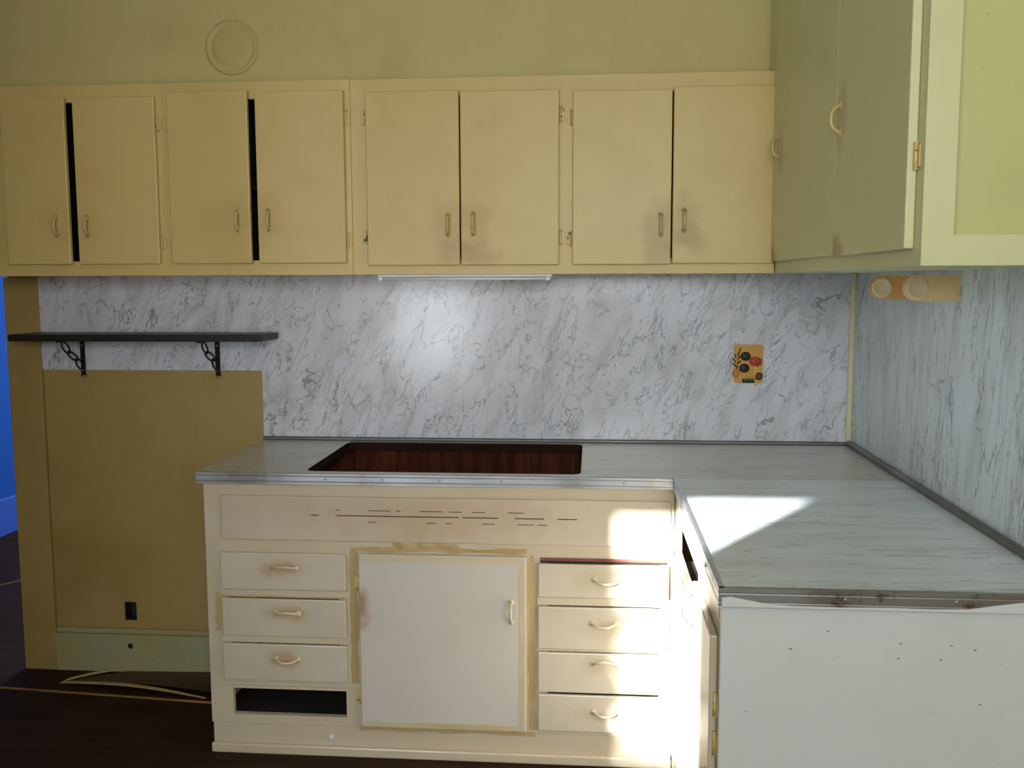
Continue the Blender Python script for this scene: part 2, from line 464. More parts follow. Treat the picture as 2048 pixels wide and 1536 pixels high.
# empty outlet box set in the wall
b = MB()
b.plate('xz', rect(-2.7055, -2.6595, 0.2025, 0.2735), [rect(-2.704, -2.661, 0.204, 0.272)], -0.001, 0.045)
b.box(-2.7055, -2.6595, 0.045, 0.047, 0.2025, 0.2735)
tag(b.build('outlet_box', M['slot']), 'empty black outlet hole low in the ochre alcove wall', 'outlet box')

# marble laminate panels
b = MB()
b.plate('xz', [(-2.982, 1.170), (-2.134, 1.170), (-2.134, 0.914), (-0.004, 0.914), (-0.004, 1.60), (-2.982, 1.60)], [], -0.006, -0.0007)
tag(b.build('marble_backsplash', M['marble_back']), 'white marble-look laminate backsplash with grey veins on the back wall', 'backsplash')
b = MB(); b.box(-0.006, -0.0007, -1.70, -0.006, 0.914, 1.60)
tag(b.build('marble_backsplash', M['marble_right']), 'grey-green streaked marble-look laminate panel on the right wall', 'backsplash')
b = MB(); b.box(-0.024, -0.006, -0.018, -0.006, 0.914, 1.52, 0.003)
struct(b.build('trim_3', M['trim']))
b = MB(); b.box(-2.134, -0.006, -0.018, -0.006, 0.914, 0.926, 0.003)
struct(b.build('trim_4', M['cove']))
b = MB(); b.box(-0.024, -0.006, -1.655, -0.018, 0.914, 0.932, 0.004)
struct(b.build('trim_5', M['cove']))
b = MB(); b.box(-3.10, -2.873, -0.170, -0.150, 2.163, 2.186, 0.003)
struct(b.build('trim_6', M['wall']))

# ------------------------------------------------------------------ small hardware
def bow_handle(mb, c, axis, out, L, H, r):
    """arched pull: c centre on the surface, axis along, out away from the surface"""
    c = Vector(c); a = Vector(axis); o = Vector(out)
    pts = []
    for k in range(13):
        t = -1+2*k/12
        h = H*(1-abs(t)**3.2)
        pts.append(c+a*(L/2*t)+o*(h+r*0.3))
    mb.tube(pts, [r*1.15 if k in (0, 12) else r for k in range(13)], 8)
    for s in (-1, 1):
        mb.lathe([(0, 0.004), (r*1.7, 0.0035), (r*2.0, 0.0)], c+a*(L/2*s), o, 10)
def hinge_mesh(mb, x, yf, z, side, out=-1):
    """butterfly hinge on a face at y=yf; side +1 = frame leaf to the right"""
    mb.tube([(x, yf-0.004, z-0.024), (x, yf-0.004, z+0.024)], 0.0042, 8)
    for k in (-0.024, -0.008, 0.008, 0.024):
        mb.tube([(x, yf-0.004, z+k-0.0008), (x, yf-0.004, z+k+0.0008)], 0.005, 8)
    mb.box(min(x, x+side*0.014), max(x, x+side*0.014), yf-0.0028, yf+0.0005, z-0.020, z+0.020, 0.001)
    mb.box(min(x, x-side*0.014), max(x, x-side*0.014), yf-0.0028, yf+0.0005, z-0.020, z+0.020, 0.001)

# ------------------------------------------------------------------ wall cabinets on the back wall
YF = -0.33; ZB = 1.518; ZT = 2.141
def wall_cabinet(label, x0, x1, openings, doors, zt=ZT):
    t = thing('wall_cabinet', label, 'cabinet', ((x0+x1)/2, -0.17, ZB))
    b = MB()
    b.plate('xz', rect(x0, x1, ZB, zt), [rect(a, c, 1.566, 2.086) for a, c in openings], YF, YF+0.02)
    b.build('face_frame', M['cab'], t)
    b = MB()
    b.box(x0, x0+0.016, YF+0.02, -0.152, ZB, zt); b.box(x1-0.016, x1, YF+0.02, -0.152, ZB, zt)
    b.box(x0+0.016, x1-0.016, YF+0.02, -0.152, zt-0.016, zt); b.box(x0+0.016, x1-0.016, YF+0.02, -0.008, ZB, ZB+0.016)
    b.build('carcass', M['cab'], t)
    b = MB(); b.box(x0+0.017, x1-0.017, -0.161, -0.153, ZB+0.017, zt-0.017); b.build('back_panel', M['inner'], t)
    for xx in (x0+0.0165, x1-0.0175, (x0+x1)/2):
        b = MB(); b.box(xx, xx+0.001, YF+0.021, -0.162, ZB+0.017, zt-0.017); b.build('shade_lining', M['inner'], t)  # thin dark sheets added for the shade behind the door gaps
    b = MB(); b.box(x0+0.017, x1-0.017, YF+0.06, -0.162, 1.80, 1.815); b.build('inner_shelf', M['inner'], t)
    b = MB(); b.box(x0+0.018, x1-0.018, YF+0.021, -0.162, ZB+0.0165, ZB+0.0175); b.build('floor_shade_lining', M['inner'], t)
    for (a, c, z0, z1, hs, hx, hz, zh, lab, kw) in doors:
        org = ((a+c)/2, YF-0.009, (z0+z1)/2)
        tilt = kw.get('tilt', 0.0); ajar = kw.get('ajar', 0.0)
        mat = smudge_door('door_paint', hx-org[0], hz-org[2], CREAM, CREAM_ST, kw.get('grime', 0.4), 0.35, 0.38, kw.get('extra', ()))
        rot = Matrix.Identity(4)
        if tilt or ajar:
            piv = Vector((a if hs < 0 else c, YF, (z0+z1)/2))
            rot = Matrix.Translation(piv) @ Matrix.Rotation(ajar, 4, 'Z') @ Matrix.Rotation(tilt, 4, 'Y') @ Matrix.Translation(-piv)
        b = MB(); b.box(a, c, YF-0.018, YF-0.0005, z0, z1, 0.003, 2); b.xform(rot)
        d = b.build('door', mat, t, org)
        if lab: d['label'] = lab
        b = MB(); bow_handle(b, (hx, YF-0.018, hz), (0, 0, 1), (0, -1, 0), 0.062, 0.020, 0.0048); b.xform(rot)
        b.build('handle', M['handle'], d)
        xh = a-0.004 if hs < 0 else c+0.004
        for k, z in enumerate(zh):
            b = MB(); hinge_mesh(b, xh, YF-0.0005, z, hs)
            b.build('hinge', M['hinge'] if (k == 0 or kw.get('chip')) else M['hinge_clean'], d)
    return t
D = dict
ex = lambda x, z, r, s, sc=(1, 1, 1): ((x, 0, z), r, s*0.55, sc, GRIME)
left_unit = wall_cabinet('cream painted four-door wall cabinet above the black shelf, doors gaping', -2.955, -1.700,
    [(-2.87, -2.37), (-2.29, -1.73)],
    [(-2.873, -2.650, 1.556, 2.099, -1, -2.692, 1.683, (2.02, 1.64), None, D(grime=0.3, ajar=-0.02)),
     (-2.624, -2.346, 1.556, 2.099, 1, -2.588, 1.682, (2.01, 1.625), None, D(grime=0.3, chip=1)),
     (-2.304, -2.031, 1.556, 2.110, -1, -2.072, 1.694, (2.01, 1.61), None, D(grime=0.35, ajar=-0.03, chip=1)),
     (-2.009, -1.718, 1.556, 2.106, 1, -1.972, 1.696, (2.02, 1.63), None, D(grime=0.4))])
left_unit.location.y -= 0.007      # the left unit stands a little proud of its neighbour
wall_cabinet('cream painted four-door wall cabinet over the sink counter, doors closed', -1.700, -0.345,
    [(-1.63, -1.05), (-0.965, -0.37)],
    [(-1.648, -1.3455, 1.547, 2.100, -1, -1.383, 1.676, (2.02, 1.64), None, D(grime=0.5, chip=1, extra=[ex(0.12, -0.25, .07, .5)])),
     (-1.3415, -1.026, 1.547, 2.096, 1, -1.301, 1.678, (2.02, 1.635), None, D(grime=0.5, extra=[ex(-0.12, -0.24, .08, .7, (.6, 1, 1.4))])),
     (-0.983, -0.6715, 1.547, 2.090, -1, -0.704, 1.671, (2.01, 1.63), None, D(grime=0.75, chip=1, extra=[ex(0.12, -0.24, .07, .5)])),
     (-0.6675, -0.352, 1.549, 2.096, 1, -0.632, 1.684, (2.04, 1.63), None, D(grime=0.7, ajar=0.012, extra=[ex(-0.1, -0.2, .07, .5)]))])

# tall wall cabinet on the right wall
XF = -0.342; YE = -1.69; TT = 2.62
t = thing('wall_cabinet', 'tall cream wall cabinet on the right wall with framed end panel', 'cabinet', (-0.17, -1.0, ZB))
b = MB()
b.plate('yz', rect(YE+0.0125, -0.152, ZB, TT), [rect(-1.10, -0.42, 1.58, 2.56), rect(-1.62, -1.16, 1.58, 2.56)], XF, XF+0.02)
b.build('face_frame', M['cab2'], t)
b = MB()
b.box(XF+0.02, -0.007, YE+0.02, YE+0.035, ZB, TT); b.box(XF+0.02, -0.007, YE+0.035, -0.152, ZB, ZB+0.016)
b.box(XF+0.02, -0.007, YE+0.035, -0.152, TT-0.016, TT)
b.build('carcass', M['cab2'], t)
b = MB(); b.plate('xz', rect(XF, -0.007, ZB, TT), [rect(-0.288, -0.06, 1.571, TT-0.06)], YE, YE+0.012)
b.build('end_frame', M['cab2'], t)
b = MB(); b.box(-0.30, -0.05, YE+0.012, YE+0.019, 1.56, TT-0.05); b.build('end_panel', M['endp'], t)
for (y0, y1, z0, z1, hy, hz, hing) in ((-1.1302, -0.362, 1.553, 2.585, -0.455, 1.893, None), (-1.652, -1.1308, 1.549, 2.585, -1.172, 1.857, (1.712, 2.30))):
    org = (XF-0.009, (y0+y1)/2, (z0+z1)/2)
    mt = paint('door_paint', CREAM2, CREAM2_ST, 0.38, 0.3, [((0, hy-org[1], hz-org[2]), 0.07, 0.3, (1, 1, .6), GRIME), ((0, y1-org[1], z0-org[2]), 0.1, 0.7, (1, .8, 1.4), GRIME)])
    b = MB(); b.box(XF-0.018, XF-0.0005, y0, y1, z0, z1, 0.003, 2)
    d = b.build('door', mt, t, org)
    b = MB(); bow_handle(b, (XF-0.018, hy, hz), (0, 0, 1), (-1, 0, 0), 0.062, 0.020, 0.0052); b.build('handle', M['handle'], d)
    for z in hing or ():
        b = MB(); hinge_mesh(b, 0, 0, z, 1); b.xform(Matrix.Translation((XF-0.0005, y0-0.004, 0)) @ Matrix.Rotation(math.radians(-90), 4, 'Z'))
        b.build('hinge', M['hinge'], d)

# ------------------------------------------------------------------ lamp strip under the wall cabinets
t = thing('under_cabinet_light', 'thin white lamp strip under the wall cabinet above the sink', 'light', (-1.335, -0.29, 1.500))
b = MB(); b.box(-1.623, -1.048, -0.322, -0.262, 1.509, 1.518, 0.002); b.build('housing', M['white'], t)
b = MB(); b.tube([(-1.605, -0.306, 1.504), (-1.066, -0.306, 1.504)], 0.005, 10); b.build('tube', M['tube'], t)
for x in (-1.615, -1.062):
    b = MB(); b.box(x-0.008, x+0.008, -0.314, -0.298, 1.498, 1.509, 0.001); b.build('socket', M['white'], t)

# ------------------------------------------------------------------ round cover plate high on the wall
t = thing('flue_cover', 'round painted-over cover plate high on the back wall', 'vent cover', (-2.153, -0.15, 2.20))
b = MB(); b.lathe([(0.093, 0), (0.093, 0.003), (0.089, 0.008), (0.082, 0.008), (0.078, 0.0045), (0.066, 0.0045), (0.062, 0.0075), (0.055, 0.009), (0, 0.010)], (-2.153, -0.150, 2.294), (0, -1, 0), 48)
b.build('plate', M['wall'], t)

# ------------------------------------------------------------------ black shelf
t = thing('wall_shelf', 'long black wooden shelf on two iron brackets over the alcove', 'shelf', (-2.53, -0.1, 1.288))
b = MB(); b.box(-2.990, -2.064, -0.202, -0.019, 1.2885, 1.3125, 0.002); b.build('board', M['black'], t)
for x in (-2.82, -2.30):
    b = MB(); b.box(x-0.009, x+0.009, -0.012, -0.006, 1.150, 1.2885, 0.002)
    b.lathe([(0.009, 0), (0.009, 0.006)], (x, -0.006, 1.150), (0, -1, 0), 14)
    b.box(x-0.009, x+0.009, -0.175, -0.012, 1.2825, 1.2885, 0.001)
    br = b.build('bracket', M['iron'], t)
    p0 = Vector((x, -0.145, 1.278)); p1 = Vector((x, -0.014, 1.178)); n = 3
    dirv = (p1-p0)/n; ln = dirv.length; du = dirv.normalized(); nv = Vector((0, du.z, -du.y))
    for k in range(n):
        c = p0+dirv*(k+0.5); side = nv if k % 2 == 0 else Vector((1, 0, 0))
        b = MB(); b.tube([c+du*(ln*0.56*math.cos(a))+side*(0.014*math.sin(a)) for a in [2*math.pi*i/18 for i in range(18)]], 0.0032, 6, closed=True)
        b.build('chain_link', M['iron'], br)
    for z in (1.17, 1.262):
        b = MB(); b.lathe([(0.004, 0), (0.0035, 0.002), (0, 0.003)], (x, -0.012, z), (0, -1, 0), 10); b.build('screw', M['screw'], br)

# ------------------------------------------------------------------ mushroom plaque over the outlet
t = thing('outlet_cover', 'small ochre outlet cover with raised mushrooms and leaves on marble backsplash', 'outlet cover', (-0.366, -0.006, 1.131))
YP = -0.006
px = lambda u: -0.416+(u-355)/650*0.100      # from the plaque's own layout
pz = lambda v: 1.270-(v-335)/890*0.139
b = MB(); b.plate('xz', rect(-0.416, -0.317, 1.134, 1.270, 0.009), [], YP-0.007, YP); b.build('plate', M['p_plate'], t)
def dome(name, u, v, ru, rv, h, mat, parent=None, y=YP-0.007):
    c = Vector((px(u), y, pz(v))); k = 0.1/650
    b = MB(); b.lathe([(1, 0), (0.92, 0.45), (0.7, 0.8), (0.35, 0.97), (0, 1)], (0, 0, 0), (0, -1, 0), 20)
    b.xform(Matrix.Translation(c) @ Matrix.Diagonal((ru*k, h, rv*k, 1)))
    return b.build(name, mat, parent or t)
def ridge_fruit(u, v):
    d = dome('dark_cap', u, v, 118, 105, 0.007, M['p_black'])
    b = MB(); k = 0.1/650
    for i in range(-2, 3):
        b.tube([(px(u)+i*34*k*math.cos(a)*1.1, YP-0.0075-0.007*math.cos(a)*(1-.12*abs(i)), pz(v)+95*k*math.sin(a)*(1-.1*abs(i))) for a in [math.pi*(j/8-.5) for j in range(9)]], 0.0008, 5)
    b.build('cap_ridges', M['p_black'], d)
ridge_fruit(605, 600); ridge_fruit(580, 870)
b = MB(); b.box(px(790), px(850), YP-0.010, YP-0.007, pz(1030), pz(800), 0.0012); b.build('stem', M['p_stem'], t)
red = dome('red_cap', 830, 715, 150, 110, 0.007, M['p_red'])
for u, v in ((755, 655), (830, 690), (905, 672), (745, 730), (885, 745), (945, 768), (805, 780), (865, 815)):
    dome('spot', u, v, 20, 20, 0.0016, M['p_redspot'], red, YP-0.007-0.0068*max(0.15, 1-((u-830)/150)**2-((v-715)/110)**2)**0.6)
b = MB(); b.box(px(440), px(520), YP-0.011, YP-0.007, pz(1180), pz(1010), 0.0012); b.build('stem', M['p_stem'], t)
dome('orange_cap', 395, 985, 95, 105, 0.006, M['p_orange'])
b = MB(); b.box(px(810), px(890), YP-0.011, YP-0.007, pz(1255), pz(1130), 0.0012); b.build('stem', M['p_stem'], t)
dome('brown_cap', 915, 1050, 88, 90, 0.006, M['p_brown'])
b = MB()
for i in range(9):
    u = 570+i*32; lean = (i-4)*9
    b.poly([(px(u-26), YP-0.007, pz(1205)), (px(u+26), YP-0.007, pz(1205)), (px(u), YP-0.0125, pz(1190)), (px(u+lean), YP-0.010, pz(1040+25*(i % 2)+8*abs(i-4)))],
           [(0, 2, 3), (2, 1, 3), (0, 1, 2), (0, 3, 1)])
b.build('grass_tuft', M['p_green'], t)
for (u, v, an) in ((480, 450, 65), (440, 540, 60), (465, 620, 45), (470, 730, 40), (370, 590, 115), (350, 690, 120), (350, 790, 135), (400, 830, 160)):
    k = 0.1/650; a = math.radians(an)
    b = MB(); b.lathe([(1, 0), (0.7, 0.8), (0, 1)], (0, 0, 0), (0, -1, 0), 10)
    b.xform(Matrix.Translation((px(u), YP-0.007, pz(v))) @ Matrix.Rotation(-a, 4, 'Y') @ Matrix.Diagonal((62*k, 0.003, 17*k, 1)))
    b.build('leaf', M['p_leaf'], t)
b = MB(); b.tube([(px(400+10*i), YP-0.008, pz(900-60*i)) for i in range(8)], 0.0012, 6); b.build('leaf_stem', M['p_leaf'], t)

# ------------------------------------------------------------------ paper towel holder on the right wall
t = thing('paper_towel_holder', 'peach plastic paper towel holder with round arms on the right wall', 'towel holder', (-0.07, -0.8, 1.442))
b = MB(); b.box(-0.014, -0.006, -0.955, -0.63, 1.452, 1.498, 0.003); b.build('back_plate', M['orange'], t)
for yy, mat, nm in ((-0.952, M['peach'], 'near'), (-0.655, M['orange'], 'far')):
    r = 0.0325; zc = 1.4735; xt = -0.14
    prof = [(-0.006, zc-r), (-0.006, zc+r)]+[(xt+r+r*math.cos(math.radians(a)), zc+r*math.sin(math.radians(a))) for a in range(90, 271, 15)]
    b = MB(); b.plate('xz', prof, [], yy-0.008, yy+0.008)
    a = b.build('arm', mat, t)
    b = MB(); b.lathe([(r*0.86, 0), (r*0.84, 0.003), (r*0.70, 0.005), (r*0.66, 0.0035), (0, 0.0045)], (xt+r, yy-0.008, zc), (0, -1, 0), 28)
    b.build('end_cap', M['knob'], a)

# ------------------------------------------------------------------ sink base cabinet
XB0 = -2.122; XB1 = -0.6695; YB = -0.602
t = thing('sink_base_cabinet', 'off-white sink base cabinet with drawers and taped central door', 'cabinet', ((XB0+XB1)/2, -0.3, 0))
b = MB()
b.plate('xz', rect(XB0, XB1, 0.098, 0.886),
        [rect(-2.05, -1.683, 0.127, 0.213), rect(-2.05, -1.70, 0.27, 0.645), rect(-1.60, -1.14, 0.13, 0.63), rect(-1.05, -0.71, 0.13, 0.652), rect(-2.03, -0.72, 0.72, 0.82)], YB, YB+0.02)
b.build('face_frame', M['base'], t)
b = MB(); b.box(XB0, XB0+0.016, YB+0.02, -0.02, 0.0, 0.886); b.build('side_panel', M['base'], t)
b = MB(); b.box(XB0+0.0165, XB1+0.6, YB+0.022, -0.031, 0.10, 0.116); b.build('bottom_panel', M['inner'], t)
b = MB(); b.box(XB0+0.0165, -1.664, YB+0.022, -0.031, 0.685, 0.69); b.build('added_light_stop', M['inner'], t)  # panel added to keep light from the sink hole out of the drawers
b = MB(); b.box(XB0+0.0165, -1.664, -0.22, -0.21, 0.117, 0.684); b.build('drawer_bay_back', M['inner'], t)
for i in range(9):
    x = XB0+0.016+i*0.16
    b = MB(); b.box(x+0.0015, x+0.1585, -0.030, -0.021, 0.0, 0.884, 0.001); b.build('back_board', M['brown'], t)
for x in (-1.655, -1.092):
    b = MB(); b.box(x-0.008, x+0.008, YB+0.022, -0.032, 0.118, 0.70); b.build('divider', M['brown'], t)
b = MB(); b.box(XB0+0.002, XB1, YB+0.004, YB+0.02, 0.0, 0.0965, 0.002); tb = b.build('toe_board', M['base'], t)
b = MB(); b.box(XB0-0.002, XB1, YB-0.010, YB+0.004, 0.0, 0.032, 0.005, 2); b.build('base_moulding', M['base'], tb)
# false front with vent slits, drawn as dark strips for their shade
b = MB(); b.box(-2.068, -0.680, YB-0.007, YB-0.0005, 0.697, 0.838, 0.004, 2)
ff = b.build('false_front', paint('false_front_paint', lin(202, 190, 170), lin(180, 158, 124), 0.24, 0.4, [((0.0, 0, 0.01), 0.3, 0.28, (.55, 1, 3.2), lin(170, 132, 88))]), t)
for zz, segs in ((0.796, [(-1.70, -1.69), (-1.60, -1.53), (-1.515, -1.50), (-1.44, -1.37), (-1.35, -1.31), (-1.28, -1.24), (-1.17, -1.12)]),
                 (0.779, [(-1.78, -1.755), (-1.70, -1.62), (-1.62, -1.32), (-1.31, -1.20), (-1.15, -1.06), (-1.02, -0.96)]),
                 (0.760, [(-1.60, -1.575), (-1.42, -1.39), (-1.36, -1.34), (-1.25, -1.21), (-1.14, -1.09), (-1.08, -1.05)])):
    for a, c in segs:
        b = MB(); h = 0.0014 if zz == 0.779 else 0.0010
        b.box(a, c, YB-0.0073, YB-0.006, zz-h, zz+h); b.build('slit_shade_strip', M['slot'], ff)
def drawer(x0, x1, z0, z1, hx, hz, mat, flip=1, half=False, box=True):
    b = MB(); b.box(x0, x1, YB-0.014, YB-0.0005, z0, z1, 0.0035, 2)
    d = b.build('drawer', mat, t, ((x0+x1)/2, YB-0.007, (z0+z1)/2))
    b = MB()
    c = Vector((hx, YB-0.014, hz)); pts = []
    for k in range(13):
        s = -1+2*k/12
        pts.append(c+Vector((0.036*s, -0.018*(1-abs(s)**3), 0.007*flip*(1-s*s)*(2.0 if half else 1))))
    b.tube(pts, 0.0046, 8)
    for s in (-1, 1): b.lathe([(0.009, 0), (0.0085, 0.003), (0, 0.004)], c+Vector((0.036*s, 0, 0)), (0, -1, 0), 10)
    b.build('pull', M['handle_low'], d)
    return d
def dm(hx, hz, st): return paint('drawer_paint', lin(204, 196, 178), lin(182, 164, 132), 0.24, 0.35, [((hx, 0, hz), 0.06, st, (.6, 1, 1.6), lin(176, 130, 70))])
drawer(-2.072, -1.673, 0.540, 0.658, -1.866, 0.612, dm(0, 0.01, .55), 1)
drawer(-2.072, -1.675, 0.390, 0.511, -1.862, 0.466, dm(0.01, 0.015, .5), 1)
drawer(-2.074, -1.675, 0.246, 0.364, -1.866, 0.318, dm(0, 0.01, .55), -1)
drawer(-1.078, -0.684, 0.538, 0.642, -0.872, 0.594, dm(0, 0, .15), -1)
drawer(-1.079, -0.680, 0.375, 0.508, -0.879, 0.459, dm(0, 0, .15), -1)
drawer(-1.079, -0.678, 0.237, 0.364, -0.874, 0.331, dm(0, 0.02, .2), 1, True)
drawer(-1.079, -0.676, 0.112, 0.230, -0.873, 0.178, dm(0, 0, .15), -1)
b = MB(); b.box(-1.072, -0.69, YB-0.004, YB-0.0005, 0.649, 0.658, 0.001); b.build('exposed_rail', M['redwood'], t)
b = MB(); b.box(-1.072, -0.69, YB-0.002, YB-0.0003, 0.6425, 0.649); b.build('gap_shade_strip', M['slot'], t)  # dark strip standing in for shade in the gap above the drawer
# horizontal rails with gloss, between the drawers
for (x0, x1, z, hh) in ((-2.08, -1.665, 0.5255, 0.0125), (-2.08, -1.665, 0.377, 0.0112), (-2.07, -1.66, 0.231, 0.006), (-1.082, -0.672, 0.523, 0.0128), (-1.082, -0.672, 0.3695, 0.0042)):
    b = MB(); b.box(x0, x1, YB-0.006, YB-0.0005, z-hh, z+hh, 0.002); b.build('rail', M['base'], t)
# central door
org = (-1.373, YB-0.009, 0.385)
mt = paint('sink_door_paint', lin(204, 199, 192), lin(188, 178, 162), 0.24, 0.3, [((-0.25, 0, 0.10), 0.05, 0.7, (1.3, 1, .6), lin(150, 96, 50))])
b = MB(); b.box(-1.632, -1.114, YB-0.018, YB-0.0005, 0.107, 0.662, 0.0035, 2)
d = b.build('door', mt, t, org)
b = MB(); bow_handle(b, (-1.160, YB-0.018, 0.490), (0, 0, 1), (0, -1, 0), 0.062, 0.020, 0.0048); b.build('handle', M['handle_low'], d)
for z in (0.565, 0.20):
    b = MB(); hinge_mesh(b, -1.6355, YB-0.0005, z, -1); b.build('hinge', M['hinge'], d)
# yellowed tape left around the door
def tape(x0, x1, z0, z1, y=YB-0.0014, wob=0.004, mat='tape'):
    """a strip of old tape with a ragged outline"""
    pts = []; L = x1-x0; H = z1-z0
    n = 14
    hor = L > H
    for k in range(n+1):
        s = k/n; w = random.uniform(-wob, wob)
        pts.append((x0+L*s, z0+w) if hor else (x1+w, z0+H*s))
    for k in range(n+1):
        s = 1-k/n; w = random.uniform(-wob, wob)
        pts.append((x0+L*s, z1+w) if hor else (x0+w, z0+H*s))
    b = MB(); b.plate('xz', pts, [], y, y+0.0006); b.build('tape_strip', M[mat], t)
tape(-1.664, -1.640, 0.24, 0.678)
tape(-1.109, -1.088, 0.108, 0.664)
tape(-1.640, -1.112, 0.666, 0.680)
tape(-1.640, -1.088, 0.088, 0.103)
tape(-2.082, -1.68, 0.5145, 0.5195, YB-0.0068, wob=0.0012)
tape(-2.098, -2.077, 0.40, 0.525)
tape(-1.628, -1.14, 0.641, 0.659, YB-0.0188, 0.002, 'tape_pale')
tape(-1.136, -1.119, 0.115, 0.656, YB-0.0188, 0.002, 'tape_pale')
tape(-1.62, -1.14, 0.112, 0.127, YB-0.0188, 0.002, 'tape_pale')
# loose curl of tape above the door
vs = []; fs = []; n = 24
for k in range(n+1):
    s = k/n; x = -1.525+0.205*s
    lift = 0.010*math.sin(s*math.pi*3.0)**2*(1-s*0.6)+0.001
    w = 0.011*(1-0.75*s)+0.003
    vs += [(x, YB-0.002, 0.683-w*0.6), (x, YB-0.002-lift, 0.684+0.2*w), (x, YB-0.002-lift*0.6, 0.686+w)]
for k in range(n):
    for j in range(2):
        a = k*3+j; fs.append((a, a+3, a+4, a+1))
b = MB(); b.poly(vs, fs, True); b.build('peeling_tape', M['tape'], t)
b = MB(); b.lathe([(0.008, 0), (0.008, 0.008), (0.005, 0.010), (0, 0.010)], (-1.735, YB+0.004, 0.060), (0, -1, 0), 14); b.build('plug', M['white'], tb)

# ------------------------------------------------------------------ return base cabinet along the right wall
XS = -0.668; YN = -1.642
t = thing('return_base_cabinet', 'off-white base cabinet on the right with plain end panel', 'cabinet', (-0.33, -1.13, 0))
b = MB()
b.plate('yz', rect(YN+0.016, YB-0.004, 0.0, 0.886), [rect(-1.235, -0.625, 0.690, 0.812), rect(-1.20, -0.68, 0.13, 0.62), rect(-1.56, -1.27, 0.14, 0.74)], XS, XS+0.02)
b.build('face_frame', M['base'], t)
b = MB(); b.box(XS-0.002, -0.007, YN, YN+0.016, 0.0, 0.886, 0.002); b.build('end_panel', M['end'], t)
b = MB(); b.box(XS+0.02, -0.007, YN+0.018, YB, 0.09, 0.106); b.build('bottom_panel', M['dark'], t)
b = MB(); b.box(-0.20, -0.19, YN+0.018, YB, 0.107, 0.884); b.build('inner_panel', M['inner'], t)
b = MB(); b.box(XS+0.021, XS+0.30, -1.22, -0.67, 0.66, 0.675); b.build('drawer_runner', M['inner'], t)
b = MB(); b.box(XS-0.012, XS-0.0005, -1.235, -0.625, 0.105, 0.676, 0.003, 2); d = b.build('door', M['base'], t)
b = MB(); b.box(XS-0.016, XS-0.0005, -1.600, -1.250, 0.105, 0.800, 0.003, 2); d = b.build('door', M['base'], t)
b = MB(); bow_handle(b, (XS-0.016, -1.285, 0.74), (0, 0, 1), (-1, 0, 0), 0.062, 0.018, 0.0048); b.build('handle', M['screw'], d)
for z in (0.66, 0.58):
    b = MB(); hinge_mesh(b, 0, 0, z, 1); b.xform(Matrix.Translation((XS-0.0005, -1.604, 0)) @ Matrix.Rotation(math.radians(-90), 4, 'Z'))
    b.build('hinge', M['hinge_clean'], d)
b = MB(); b.box(XS-0.0015, XS-0.0003, -1.622, -1.606, 0.05, 0.86); b.build('tape_strip', M['tape'], t)

# ------------------------------------------------------------------ worktops
ZW = 0.914; YW = -0.633; XR = -0.675; YT = -1.658
def edging(parent, a, c, outv, mat, screws, z0=0.8805, z1=0.9155):
    """folded metal edge strip from a to c (xy points), facing outv"""
    a = Vector((*a, 0)); c = Vector((*c, 0)); o = Vector((*outv, 0)); up = Vector((0, 0, 1))
    prof = [(-0.009, z1), (0.0, z1), (0.0022, z1-0.002), (0.0022, z1-0.008), (0.0010, z1-0.010), (0.0022, z1-0.012), (0.0022, z0+0.010), (0.0010, z0+0.008), (0.0022, z0+0.006), (0.0022, z0), (0.0004, z0), (0.0004, z1-0.001), (-0.009, z1-0.001)]
    n = len(prof)
    vs = [a+o*p+up*z for p, z in prof]+[c+o*p+up*z for p, z in prof]
    fs = [(i, (i+1) % n, n+(i+1) % n, n+i) for i in range(n)]+[tuple(range(n)), tuple(range(n, 2*n))]
    b = MB(); b.poly(vs, fs); e = b.build('metal_edging', mat, parent)
    for s in screws:
        b = MB(); b.lathe([(0.0045, 0), (0.0040, 0.0014), (0.0015, 0.0018), (0, 0.0008)], a.lerp(c, s)+o*0.0022+up*((z0+z1)/2), o, 10); b.build('screw', M['screw'], e)
    return e
t = thing('countertop', 'marble-look laminate countertop with empty sink cutout along back wall', 'countertop', (-1.07, -0.3, 0.8865))
b = MB()
hole = rect(-1.800, -0.950, -0.592, -0.058, 0.03)
b.plate('xy', rect(-2.130, -0.0065, YW+0.0005, -0.0065), [hole], ZW-0.0275, ZW)
b.build('slab', M['top_back'], t)
b = MB(); b.plate('xy', rect(-1.7995, -0.9505, -0.5915, -0.0585, 0.03), [rect(-1.797, -0.953, -0.589, -0.061, 0.029)], ZW-0.0275, ZW+0.0006)
b.build('cutout_edge', M['rim'], t)
b = MB(); b.box(-1.99+0.19, -0.95, -0.052, -0.040, ZW, ZW+0.004, 0.001); b.build('rim_residue', M['cove'], t)
edging(t, (-2.132, YW), (XR, YW), (0, -1), M['metal'], [0.14, 0.28, 0.40, 0.52, 0.65, 0.78, 0.90])
t = thing('countertop', 'marble-look laminate return countertop with metal edge along right wall', 'countertop', (-0.33, -1.1, 0.8865))
b = MB(); b.box(XR+0.0005, -0.0065, YT+0.0005, YW-0.0005, ZW-0.0275, ZW); b.build('slab', M['top_ret'], t)
edging(t, (XR, YW-0.003), (XR, YT), (-1, 0), M['metal'], [0.2, 0.5, 0.8])
edging(t, (XR-0.002, YT), (-0.0065, YT), (0, -1), M['metal_rust'], [0.35, 0.65])
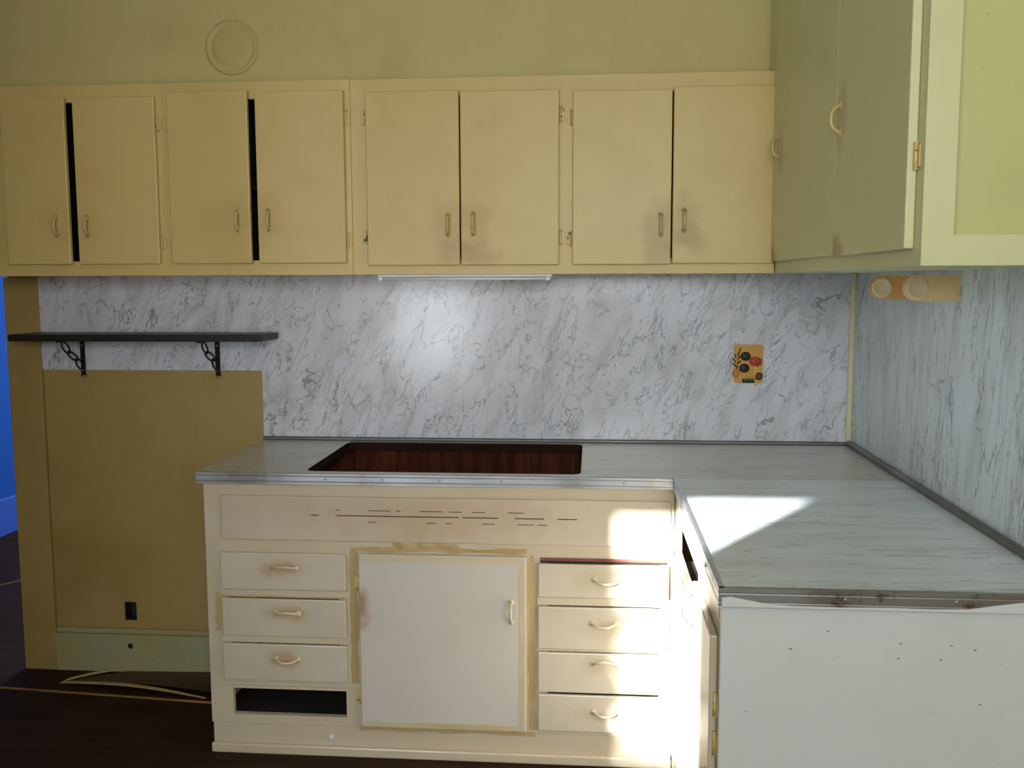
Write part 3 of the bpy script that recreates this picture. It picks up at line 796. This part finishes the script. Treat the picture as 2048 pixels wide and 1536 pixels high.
# cream paint slopped on the near edging
pts = [(-0.671, 0.8800), (-0.671, 0.897), (-0.655, 0.899), (-0.62, 0.893), (-0.585, 0.887), (-0.54, 0.884), (-0.45, 0.8835), (-0.36, 0.885), (-0.28, 0.884), (-0.22, 0.886), (-0.18, 0.8925), (-0.13, 0.9), (-0.08, 0.904), (-0.02, 0.905), (-0.02, 0.8800)]
b = MB(); b.plate('xz', pts, [], YT-0.0034, YT-0.0024); b.build('paint_slop', M['end'], t)

# ------------------------------------------------------------------ things on the floor
b = MB()
n = 16; a = Vector((-3.10, -0.195, 0.0005)); c = Vector((-2.13, -0.272, 0.0005)); vs = []; fs = []
for k in range(n+1):
    p = a.lerp(c, k/n); w = 0.006+0.001*math.sin(k*2.1)
    for dy, dz in ((-w, 0), (-w*0.6, 0.004), (w*0.6, 0.004), (w, 0)): vs.append(p+Vector((0, dy, dz)))
for k in range(n):
    for j in range(3): q = k*4+j; fs.append((q, q+1, q+5, q+4))
    fs.append((k*4+3, k*4, k*4+4, k*4+7))
b.poly(vs, fs)
tag(b.build('floor_strip', M['strip']), 'thin yellow wooden strip lying across the dark floor', 'floor strip')
t = thing('vinyl_scrap', 'torn lifted piece of brown floor vinyl against the baseboard', 'flooring scrap', (-2.5, -0.12, 0))
def sheet(name, quad, th, mat, lift, nu=10, nv=6):
    q = [Vector(p) for p in quad]; vs = []; fs = []
    for lay in (0, 1):
        for i in range(nu+1):
            for j in range(nv+1):
                u, v = i/nu, j/nv
                p = q[0].lerp(q[1], u).lerp(q[3].lerp(q[2], u), v)
                vs.append(p+Vector((0, 0, lift(u, v)+lay*th)))
    w = nv+1; K = (nu+1)*w
    for i in range(nu):
        for j in range(nv):
            a = i*w+j; fs.append((a, a+w, a+w+1, a+1)); fs.append((K+a, K+a+1, K+a+w+1, K+a+w))
    for i in range(nu):
        for j in (0, nv): a = i*w+j; fs.append((a, a+w, K+a+w, K+a))
    for j in range(nv):
        for i in (0, nu): a = i*w+j; fs.append((a, a+1, K+a+1, K+a))
    b = MB(); b.poly(vs, fs, False); return b.build(name, mat, t)
lf = lambda u, v: 0.002+0.03*(1-v)*math.sin(min(1, u*1.1)*math.pi)*0.5+0.012*u
sheet('vinyl_sheet', [(-2.875, -0.125, 0), (-2.12, -0.235, 0), (-2.12, -0.022, 0), (-2.70, -0.022, 0)], 0.003, M['scrap'], lf)
sheet('torn_edge', [(-2.905, -0.140, 0), (-2.30, -0.232, 0), (-2.30, -0.226, 0), (-2.86, -0.115, 0)], 0.003, M['paleedge'], lambda u, v: 0.001+0.022*math.sin(u*math.pi)*0.7)
sheet('curled_corner', [(-2.90, -0.128, 0.001), (-2.72, -0.030, 0.012), (-2.715, -0.022, 0.016), (-2.88, -0.100, 0.006)], 0.002, M['paleedge'], lambda u, v: 0.004*math.sin(u*math.pi))
